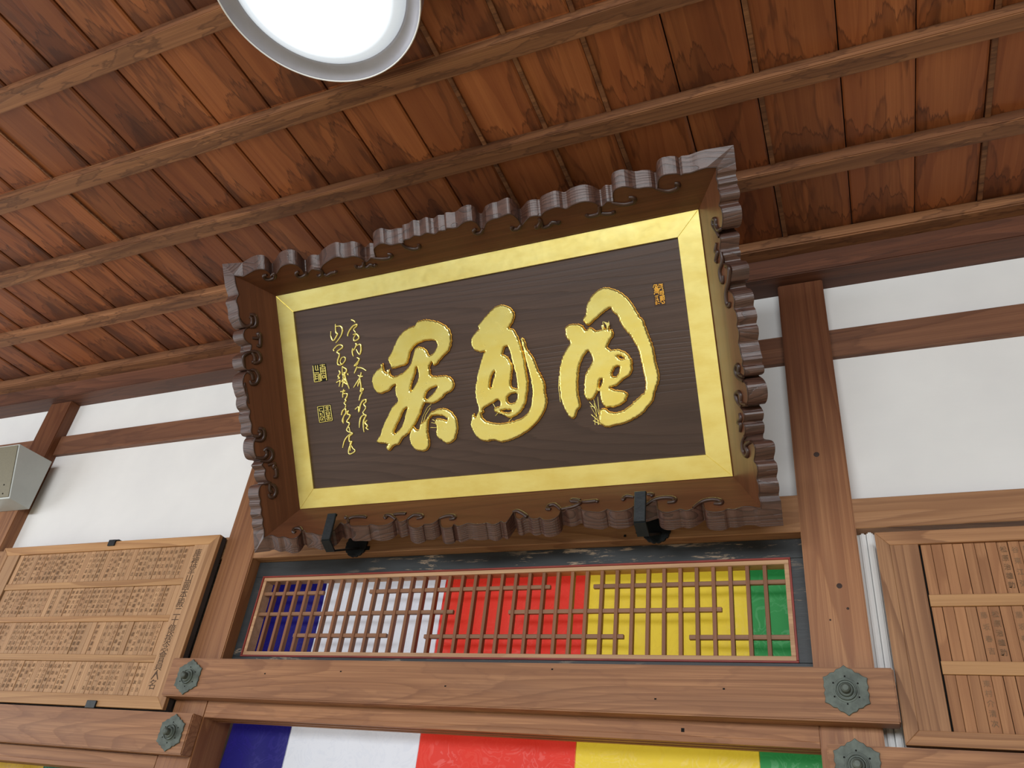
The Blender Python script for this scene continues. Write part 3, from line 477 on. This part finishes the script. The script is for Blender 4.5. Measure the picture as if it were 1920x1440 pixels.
# ================================================================ PLAQUE
phi, pcx, pcy, pcz, W, H, MG, FA, FB = DATA['plaque']
UX = Vector((1, 0, 0)); UU = Vector((0, -math.sin(phi), math.cos(phi))); UN = Vector((0, -math.cos(phi), -math.sin(phi)))
PM = Matrix(((UX.x, UU.x, UN.x, pcx), (UX.y, UU.y, UN.y, pcy), (UX.z, UU.z, UN.z, pcz), (0, 0, 0, 1)))
plq = tag(empty('calligraphy_plaque', None, PM), 'large dark plaque with gold border and three gold characters in a scalloped frame', 'plaque')
def pl(name, me, mat, parent=None): return link(name, me, mat, parent or plq, keep=False)
hw, hh = W/2, H/2
pl('backing_panel', MB().box(-hw+.01, hw-.01, -hh+.01, hh-.01, -.024, -.003).mesh('backing_panel'), M['panel'])
# gold border: four mitred strips, slightly proud of the panel
for sx, sy in ((0, 1), (0, -1), (1, 0), (-1, 0)):
    if sy: P = [(-hw, sy*hh), (hw, sy*hh), (hw-MG, sy*(hh-MG)), (-hw+MG, sy*(hh-MG))]
    else: P = [(sx*hw, -hh), (sx*hw, hh), (sx*(hw-MG), hh-MG), (sx*(hw-MG), -hh+MG)]
    pl('gold_border', MB().prism([(x, y, .003) for x, y in P], (0, 0, -.012), .0008).mesh('gold_border'), M['gold'])
# flared, scalloped frame boards
th_ = math.atan2(FB, FA); ct, st = math.cos(th_), math.sin(th_); RO, RN = .0418, -.0042
SIDES = {'top': (Vector((0, hh, 0)), Vector((1, 0, 0)), Vector((0, 1, 0)), hw), 'bot': (Vector((0, -hh, 0)), Vector((1, 0, 0)), Vector((0, -1, 0)), hw),
         'right': (Vector((hw, 0, 0)), Vector((0, -1, 0)), Vector((1, 0, 0)), hh), 'left': (Vector((-hw, 0, 0)), Vector((0, -1, 0)), Vector((-1, 0, 0)), hh)}
EM = .1195*1.02
for sd, (o_, al, ou, half) in SIDES.items():
    sl = ou*ct + Vector((0, 0, 1))*st
    rid = [(a/1e4, b/1e4) for a, b in DATA['ridge_'+sd]]
    rid = [p for p in rid if abs(p[0]) < half+FA*.96]
    c3 = [(v.x, v.y) for v in catmull([(a, b, 0) for a, b in rid], 3, False)]
    e_end = EM
    full = [(-half-e_end*ct, e_end)] + [p for p in c3 if abs(p[0]) < half+p[1]*ct-.002] + [(half+e_end*ct, e_end)]
    pts = [(-half, 0)] + full + [(half, 0)]
    n_ = len(pts)
    F_ = [o_ + al*s + sl*e for s, e in pts]
    bm = bmesh.new()
    fr = [bm.verts.new(p) for p in F_]; bk = []
    for i, (s, e) in enumerate(pts):
        sh = 0
        if i <= 1: sh = -RO
        if i >= n_-2: sh = RO
        bk.append(bm.verts.new(F_[i] + ou*RO + Vector((0, 0, RN)) + al*sh))
    f0 = bm.faces.new(fr); f1 = bm.faces.new(bk[::-1])
    for i in range(n_):
        f = bm.faces.new((fr[i], bk[i], bk[(i+1) % n_], fr[(i+1) % n_])); f.material_index = 1
    bmesh.ops.recalc_face_normals(bm, faces=bm.faces)
    bmesh.ops.triangulate(bm, faces=[f0, f1])
    me = bpy.data.meshes.new('frame_board'); bm.to_mesh(me); bm.free()
    mX = M['flareX'] if sd in ('top', 'bot') else M['flareY']
    fb = link('frame_board', me, [mX, M['scal']], plq, keep=False)
    # carved line that follows the scalloped ridge
    nrm = al.cross(sl); nrm = nrm if nrm.z > 0 else -nrm
    rl = [o_ + al*s + sl*(e-.002) + nrm*.0004 for s, e in full]
    ln = pl('ridge_bead', curve_mesh([[(p.x, p.y, p.z) for p in rl]], 'tube', bevel=.0016, res=1), M['bead'], fb)
    for cv in DATA['curl_'+sd]:
        P = catmull([(a/1e4, b/1e4, 0) for a, b in cv], 4, False)
        q = [o_ + al*p.x + sl*p.y + nrm*.0008 for p in P]; L_ = len(q)
        pl('carved_scroll', curve_mesh([[(p.x, p.y, p.z, .7+.7*min(1, 3*min(i/L_, 1-i/L_)+.3)) for i, p in enumerate(q)]], 'tube', bevel=.0042, res=2), M['bead'], fb)
# three large characters
def jag(P, n, amp, seed):
    Q = catmull([(a/1e4, b/1e4, 0) for a, b in P], n, True); out = []
    for i, p in enumerate(Q):
        t = (Q[(i+1) % len(Q)]-Q[i-1]); t.normalize(); nn = Vector((-t.y, t.x, 0))
        d = mnoise.noise(Vector((p.x*560+seed, p.y*560, seed)))*amp*1.1 + mnoise.noise(Vector((p.x*190+seed, p.y*190, 9)))*amp*.9
        out.append((p.x+nn.x*d, p.y+nn.y*d))
    return out
labs = {'ch3': 'rightmost large gold character, enclosed by a long hooked stroke', 'ch2': 'middle large gold character, tall and narrow', 'ch1': 'leftmost large gold character, with a looped top stroke'}
for k_, key in enumerate(('ch1', 'ch2', 'ch3')):
    sp_ = [jag(P, 9, .0017, 3.1*k_+i) for i, P in enumerate(DATA[key])]
    me = curve_mesh(sp_, 'fill', extrude=.0045, bevel=.0038, offset=-.0040, res=1)
    o = pl('large_character', me, M['goldc']); o.location = (0, 0, -.001); o['label'] = labs[key]
    rim = curve_mesh([[(x, y, 0) for x, y in s_+[s_[0]]] for s_ in sp_], 'tube', bevel=.0017, res=1)
    r_ = pl('chiselled_rim', rim, M['goldr'], o)
st_ = [[(a/1e4, b/1e4, -.002, .9) for a, b in P] for P in DATA['dry']]
for P in st_: pl('dry_brush_stroke', curve_mesh([P], 'tube', bevel=.0010, res=1), M['goldc'])
for key, nm in (('sR', 'right column of small gold brush writing'), ('sL', 'left column of small gold brush writing')):
    S = []
    for P in DATA[key]:
        Q = catmull([(a/1e4, b/1e4, -.0025) for a, b in P], 4, False); L_ = max(1, len(Q)-1)
        S.append([(p.x, p.y, p.z, .65+.5*math.sin(math.pi*min(1, (i/L_)*.9+.15))) for i, p in enumerate(Q)])
    o = pl('small_inscription', curve_mesh(S, 'tube', bevel=.0026, res=2), M['goldc']); o['label'] = nm
# seals: raised bars inside a quad
seal_a = [((0,0),(0,1)),((0,1),(.5,1)),((0,.45),(.45,.45)),((.2,0),(.2,.3)),((.2,.3),(.45,.3)),((.38,0),(.38,.3)),((0,.55),(.48,.55)),((.12,.68),(.3,.68)),((.12,.82),(.3,.82)),((.36,.6),(.36,.95)),((.48,.55),(.48,1)),((.12,.55),(.12,.9)),
          ((.56,.02),(1,.02)),((.56,.14),(.98,.14)),((.78,-.03),(.78,.14)),((.58,.14),(.58,1)),((.98,.14),(.98,1)),((.58,.25),(.98,.25)),((.7,.34),(.86,.34)),((.7,.46),(.86,.46)),((.7,.34),(.7,.46)),((.86,.34),(.86,.46)),((.58,.56),(.98,.56)),((.7,.68),(.88,.68)),((.7,.84),(.88,.84)),((.7,.68),(.7,.84)),((.88,.68),(.88,.84))]
seal_b = [((0,0),(1,0)),((0,1),(1,1)),((0,0),(0,1)),((1,0),(1,1)),((.46,0),(.46,1)),((.12,.14),(.36,.14)),((.12,.14),(.12,.3)),((.12,.3),(.36,.3)),((.36,.3),(.36,.46)),((.14,.4),(.14,.56)),((.14,.56),(.36,.56)),((.22,.42),(.22,.5)),((.12,.66),(.36,.66)),((.12,.66),(.12,.88)),((.12,.88),(.36,.88)),((.26,.74),(.26,.88)),((.36,.66),(.36,.78)),
          ((.56,.1),(.9,.1)),((.6,.2),(.86,.2)),((.73,.04),(.73,.3)),((.56,.3),(.92,.3)),((.6,.4),(.86,.4)),((.6,.4),(.6,.6)),((.86,.4),(.86,.6)),((.6,.5),(.86,.5)),((.6,.6),(.86,.6)),((.73,.6),(.73,.75)),((.56,.68),(.92,.68)),((.6,.78),(.88,.78)),((.6,.78),(.6,.92)),((.88,.78),(.88,.92)),((.6,.9),(.9,.9)),((.74,.78),(.74,.92))]
seal_c = [((.08,.03),(.42,.03)),((.08,.03),(.0,.16)),((.2,.09),(.42,.09)),((.2,.09),(.2,.17)),((.42,.09),(.42,.17)),((.2,.17),(.42,.17)),((.04,.22),(.44,.22)),((.1,.28),(.4,.28)),((.04,.34),(.44,.34)),((.05,.42),(.44,.4)),((.05,.42),(.05,.5)),((.46,.2),(.46,.5)),((.08,.58),(.42,.56)),((.1,.66),(.2,.66)),((.3,.6),(.3,.78)),((.08,.76),(.42,.74)),((.1,.84),(.22,.84)),((.1,.84),(.1,.97)),((.22,.84),(.22,.97)),((.1,.97),(.22,.97)),((.32,.8),(.44,.86)),((.32,.92),(.46,.96)),
          ((.56,.02),(.98,.02)),((.58,.02),(.58,.16)),((.72,.06),(.96,.1)),((.7,.14),(.96,.18)),((.56,.22),(.74,.22)),((.56,.22),(.56,.32)),((.84,.22),(.96,.3)),((.56,.38),(.96,.34)),((.96,.34),(.96,.5)),((.56,.44),(.9,.42)),((.56,.5),(.96,.5)),((.6,.58),(.6,.9)),((.7,.58),(.7,.84)),((.8,.56),(.98,.56)),((.8,.64),(.98,.64)),((.8,.56),(.8,.8)),((.98,.56),(.98,.8)),((.8,.72),(.98,.72)),((.8,.8),(.98,.8)),((.66,.9),(.8,.96)),((.86,.86),(.98,.92)),((.7,.97),(.98,.95))]
for key, bars, mat, r, lb in (('seal1', seal_a, 'goldc', .0019, 'upper square gold seal left of the small writing'), ('seal2', seal_b, 'goldc', .0016, 'lower square gold seal left of the small writing'), ('seal3', seal_c, 'goldr', .0015, 'tall orange-gold seal in the upper right corner of the panel')):
    q = [Vector((a/1e4, b/1e4)) for a, b in DATA[key]]
    def bl(u, v): return q[0]*(1-u)*(1-v)+q[1]*u*(1-v)+q[2]*u*v+q[3]*(1-u)*v
    S = [[(bl(*a).x, bl(*a).y, -.0025), (bl(*b).x, bl(*b).y, -.0025)] for a, b in bars]
    o = pl('seal', curve_mesh(S, 'tube', bevel=r, res=1), M[mat]); o['label'] = lb
    c_ = [Vector((p.x, p.y, -.0026)) for p in [bl(-.06, -.05), bl(1.06, -.05), bl(1.06, 1.05), bl(-.06, 1.05)]]
    pl('seal_ground', MB().prism(c_, (0, 0, -.002)).mesh('seal_ground'), M['hole'] if key != 'seal3' else M['end'], o)

# ================================================================ IRON BRACKETS
def bracket(xt, xf, label):
    r = tag(empty('iron_bracket', (xf, 0, 2.30)), label, 'bracket', 'iron brackets under the plaque')
    MB().box(xt-.0145, xt+.0145, -.166, -.158, 2.262, 2.342, .0015).box(xt-.0145, xt+.0145, -.163, -.156, 2.334, 2.342, .001).build('hook_plate', M['iron'], r)
    P = [Vector((xt, -.164, 2.259)), Vector((xt*.8+xf*.2, -.126, 2.240)), Vector((xf, -.004, 2.296))]; m_ = MB()
    for a, b in zip(P, P[1:]):
        s_ = Vector((.0145, 0, 0)); n_ = Vector((1, 0, 0)).cross((b-a).normalized())*.0055
        m_.prism([a-s_, a+s_, b+s_, b-s_], n_)
    m_.build('support_arm', M['iron'], r)
    pts = []
    for k in range(16*6):
        an = 2*math.pi*k/96; rr = .038*(1-.075*abs(math.cos(an*8))**.6*0 - .07*(1-abs(math.sin(an*8))**.7))
        pts.append((xf+rr*math.cos(an), -.004, 2.311+rr*math.sin(an)))
    MB().prism(pts, (0, .007, 0), .0005).build('flower_plate', M['iron'], r)
bracket(-1.372, -1.383, 'black iron bracket with flower plate under the left end of the gold plaque')
bracket(-.466, -.466, 'black iron bracket with flower plate under the right end of the gold plaque')

for x_, z_, w_, h_ in ((-.512, 2.310, .009, .0055), (-1.345, 2.302, .008, .006), (-.912, 2.325, .004, .004), (-.55, 2.30, .003, .003)):
    MB().box(x_-w_, x_+w_, .0025, .006, z_-h_, z_+h_, .0005).build('nail_hole', M['hole'], wall)
for x_, z_ in ((-1.30, 1.93), (-.45, 1.885), (-.70, 1.945), (-.98, 1.90), (-.30, 1.91), (-1.55, 1.92)):
    MB().box(x_-.0022, x_+.0022, -.0558, -.054, z_-.0016, z_+.0016).build('nail_hole', M['hole'], t1)
MB().box(-.405, -.398, -.0008, .002, 1.829, 1.837).build('knot_hole', M['hole'], t4)
# ================================================================ DONOR NAME BOARDS
def text_mesh(s, size, spc=.92):
    c = bpy.data.curves.new('t', 'FONT'); c.body = s; c.size = size; c.align_x = 'CENTER'; c.align_y = 'CENTER'
    c.extrude = .0002; c.resolution_u = 1
    c.space_line = spc
    o = bpy.data.objects.new('t', c); COL.objects.link(o)
    dg = bpy.context.evaluated_depsgraph_get(); me = bpy.data.meshes.new_from_object(o.evaluated_get(dg))
    bpy.data.objects.remove(o); bpy.data.curves.remove(c); me.materials.clear(); return me
SUR = list('山田中村佐藤鈴木高橋伊渡辺小林加吉本松井上清水石川前原岡長谷三浦近遠青坂西東野口平大和内森岸')
GIV = list('太郎次吉正夫一雄三治子義男清昭文美平幸助勝利成弘信司光春秋江寿之介')
NAME_MESH = []
def name_text(k):
    s = '\n'.join(random.choice(SUR) if i < 2 else random.choice(GIV) for i in range(k)); return text_mesh(s, .0118, 1.32 if k == 5 else 1.65)
for k in (4, 4, 5, 5, 4, 5, 4, 5, 5, 4, 5, 4): NAME_MESH.append(name_text(k))
def board(name, x0, x1, z0, z1, yf, yb, inx0, inx1, rails, label, mslat, header_text, mw, mwz, group=None, dens=1.0, side='darkside', slw=.0205, fr=.035):
    B_ = tag(empty(name, ((x0+x1)/2, yf, z0)), label, 'board')
    fi = [x0+fr, x1-fr, z0+fr, z1-.031]
    # mitred frame
    for nm, P, mt in (('frame_rail', [(x0, z1), (x1, z1), (fi[1], fi[3]), (fi[0], fi[3])], mw), ('frame_rail', [(x0, z0), (x1, z0), (fi[1], fi[2]), (fi[0], fi[2])], mw),
                      ('frame_stile', [(x0, z0), (x0, z1), (fi[0], fi[3]), (fi[0], fi[2])], mwz), ('frame_stile', [(x1, z0), (x1, z1), (fi[1], fi[3]), (fi[1], fi[2])], mwz)):
        MB().prism([(x, yf, z) for x, z in P], (0, .014, 0), .001).build(nm, M[mt], B_)
    MB().box(x0+.0015, x1-.0008, yf+.0142, yb, z0+.001, z1-.001).build('back_case', M[side], B_)
    # broad planks at both ends carry the heading
    MB().box(inx1+.004, fi[1]+.001, yf+.002, yf+.016, fi[2]-.001, fi[3]+.001, .001).build('heading_plank', M['slat' if side == 'darkside' else mwz], B_)
    MB().box(fi[0]-.001, inx0-.004, yf+.002, yf+.016, fi[2]-.001, fi[3]+.001, .001).build('heading_plank', M['slat' if side == 'darkside' else mwz], B_)
    for tx, xx, sz in header_text:
        me = text_mesh('\n'.join(tx), sz, .88)
        me.transform(Matrix.Translation((xx, yf+.0016, (fi[2]+fi[3])/2)) @ Matrix.Rotation(math.radians(90), 4, 'X'))
        link('heading_writing', me, M['inkd'], B_)
    zs = [fi[3]] + [z for r in rails for z in r] + [fi[2]]
    MB().box(inx0-.004, inx1+.004, yf+.0125, yf+.0138, fi[2], fi[3]).build('slot_back', M['hole'], B_)
    for a, b in rails: MB().box(inx0-.001, inx1+.003, yf+.003, yf+.0125, b, a, .0008).build('cross_rail', M[mw if side == 'darkside' else 'pale'], B_)
    for q in range(0, len(zs), 2):
        zt, zb_ = zs[q], zs[q+1]; hgt = zt-zb_
        n_ = int((inx1-inx0)/slw); wd = (inx1-inx0)/n_
        base = MB().box(.0003, wd-.0004, 0, .006, .0005, hgt-.0005, .0006).mesh('name_slat')
        thin = MB().box(.0003, wd-.0009, 0.0012, .006, .0005, hgt-.0005, .0006).mesh('name_slat')
        for i in range(n_):
            x = inx0+wd*i; dz = random.uniform(0, .0012)
            link('name_slat', random.choice((base, base, thin)), M[mslat], B_, keep=False, loc=Vector((x, yf+.006+dz, zb_))-B_.location)
            if random.random() < dens*(.93 if q < 6 else .8) and 0 < i < n_-1:
                t_ = random.choice(NAME_MESH)
                o = bpy.data.objects.new('name_writing', t_); COL.objects.link(o)
                if not t_.materials: t_.materials.append(M['ink'])
                o.parent = B_; o.location = Vector((x+wd/2, yf+.0056+dz, (zt+zb_)/2))-B_.location; o.rotation_euler = (math.radians(90), 0, 0)
                o.scale = (1.1, 1.1*hgt/.100, 1)
    return B_
bl_ = board('name_board', -2.951, -1.901, 1.818, 2.358, -.037, -.004, -2.848, -2.004, ((2.216, 2.194), (2.096, 2.077), (1.972, 1.951)),
      'pale name board with four rows of slats and black side, left of lattice', 'slat',
      [('庫裡堂山圓本殿二十億捨念會員人名', -1.974, .0312), ('昭和六十年', -2.884, .026)], 'pale', 'paleZ')
br_ = board('name_board', .042, 1.092, 1.818, 2.261, -.036, -.004, .1305, 1.00, ((2.117, 2.092), (1.980, 1.954)),
      'brown name board with wide plank and rows of faint slats, right of lattice', 'slatR', [], 'pb', 'pbZ', dens=.38, side='pb', fr=.028)
b3 = board('name_board', -4.28, -3.226, 1.818, 2.345, -.037, -.004, -4.18, -3.33, ((2.216, 2.194), (2.096, 2.077), (1.972, 1.951)),
      'corner of a pale wooden name board at the far left edge beyond the post', 'slat', [], 'pale', 'paleZ')
# black clips that hold the left board
for (x, z, up_) in ((-2.385, 2.352, 1), (-2.19, 1.812, -1)):
    if up_ > 0:
        MB().box(x-.016, x+.016, -.043, -.037, 2.340, 2.362, .001).box(x-.0, x+.032, -.043, .044, 2.3585, 2.3615, .0005).box(x-.0, x+.032, .040, .045, 2.3585, 2.392, .0005).build('clip', M['iron'], bl_)
    else:
        MB().box(x-.020, x+.020, -.043, -.037, 1.812, 1.834, .001).build('clip', M['iron'], bl_)

# ================================================================ METAL BOX ON THE LEFT
bx = tag(empty('metal_box', (-3.3, -.05, 2.53)), 'grey metal wall box with sloping olive front at the left edge', 'box')
xr = -2.977; xl = -3.60
prof = [(-.155, 2.746), (0.0-.001, 2.747), (-.001, 2.536), (-.093, 2.540)]
def px_(pr_, xa, xb, name, mat): return MB().prism([(xa, y, z) for y, z in pr_], (xb-xa, 0, 0), .001).build(name, mat, bx)
px_(prof, xl, xr, 'case', M['box'])
fr_ = [(-.157, 2.7415), (-.154, 2.7405), (-.0945, 2.5455), (-.0975, 2.5455)]
px_(fr_, xl+.004, xr-.006, 'front_panel', M['boxf'])
for x, t in ((-3.02, .76), (-3.018, .93), (-3.05, .8)):
    y = -.1575+(.1575-.0975)*t; z = 2.7415+(2.5455-2.7415)*t
    MB().box(x-.0025, x+.0025, y-.001, y+.002, z-.0025, z+.0025).build('screw', M['hole'], bx)

# ================================================================ CEILING LAMP
LX, LY = -.893, -1.233
lamp = tag(empty('ceiling_lamp', (LX, LY, 3.06)), 'round white glowing ceiling lamp with grey translucent rim, at top of picture', 'lamp')
T = Matrix.Translation((LX, LY, 0))
MB().lathe([(.10, ZB-.002), (.205, ZB-.002), (.222, 3.085), (.2235, 3.022), (.2225, 3.0195), (.2205, 3.022), (.212, 3.030), (.196, 3.036), (.190, 3.038), (.187, 3.06), (.10, 3.09)], 96, T).build('rim', M['ringm'], lamp)
MB().lathe([(.2215, 3.0200), (.2225, 3.0182), (.2243, 3.0182), (.2252, 3.0205), (.2243, 3.0225)], 96, T).build('rim_bead', M['beadw'], lamp)
me = MB().lathe([(0, -.030), (.05, -.0292), (.10, -.026), (.15, -.019), (.175, -.012), (.190, 0.0), (.190, .012)], 96).mesh('diffuser')
link('diffuser', me, M['diff'], lamp, keep=False, loc=(0, 0, -.022))
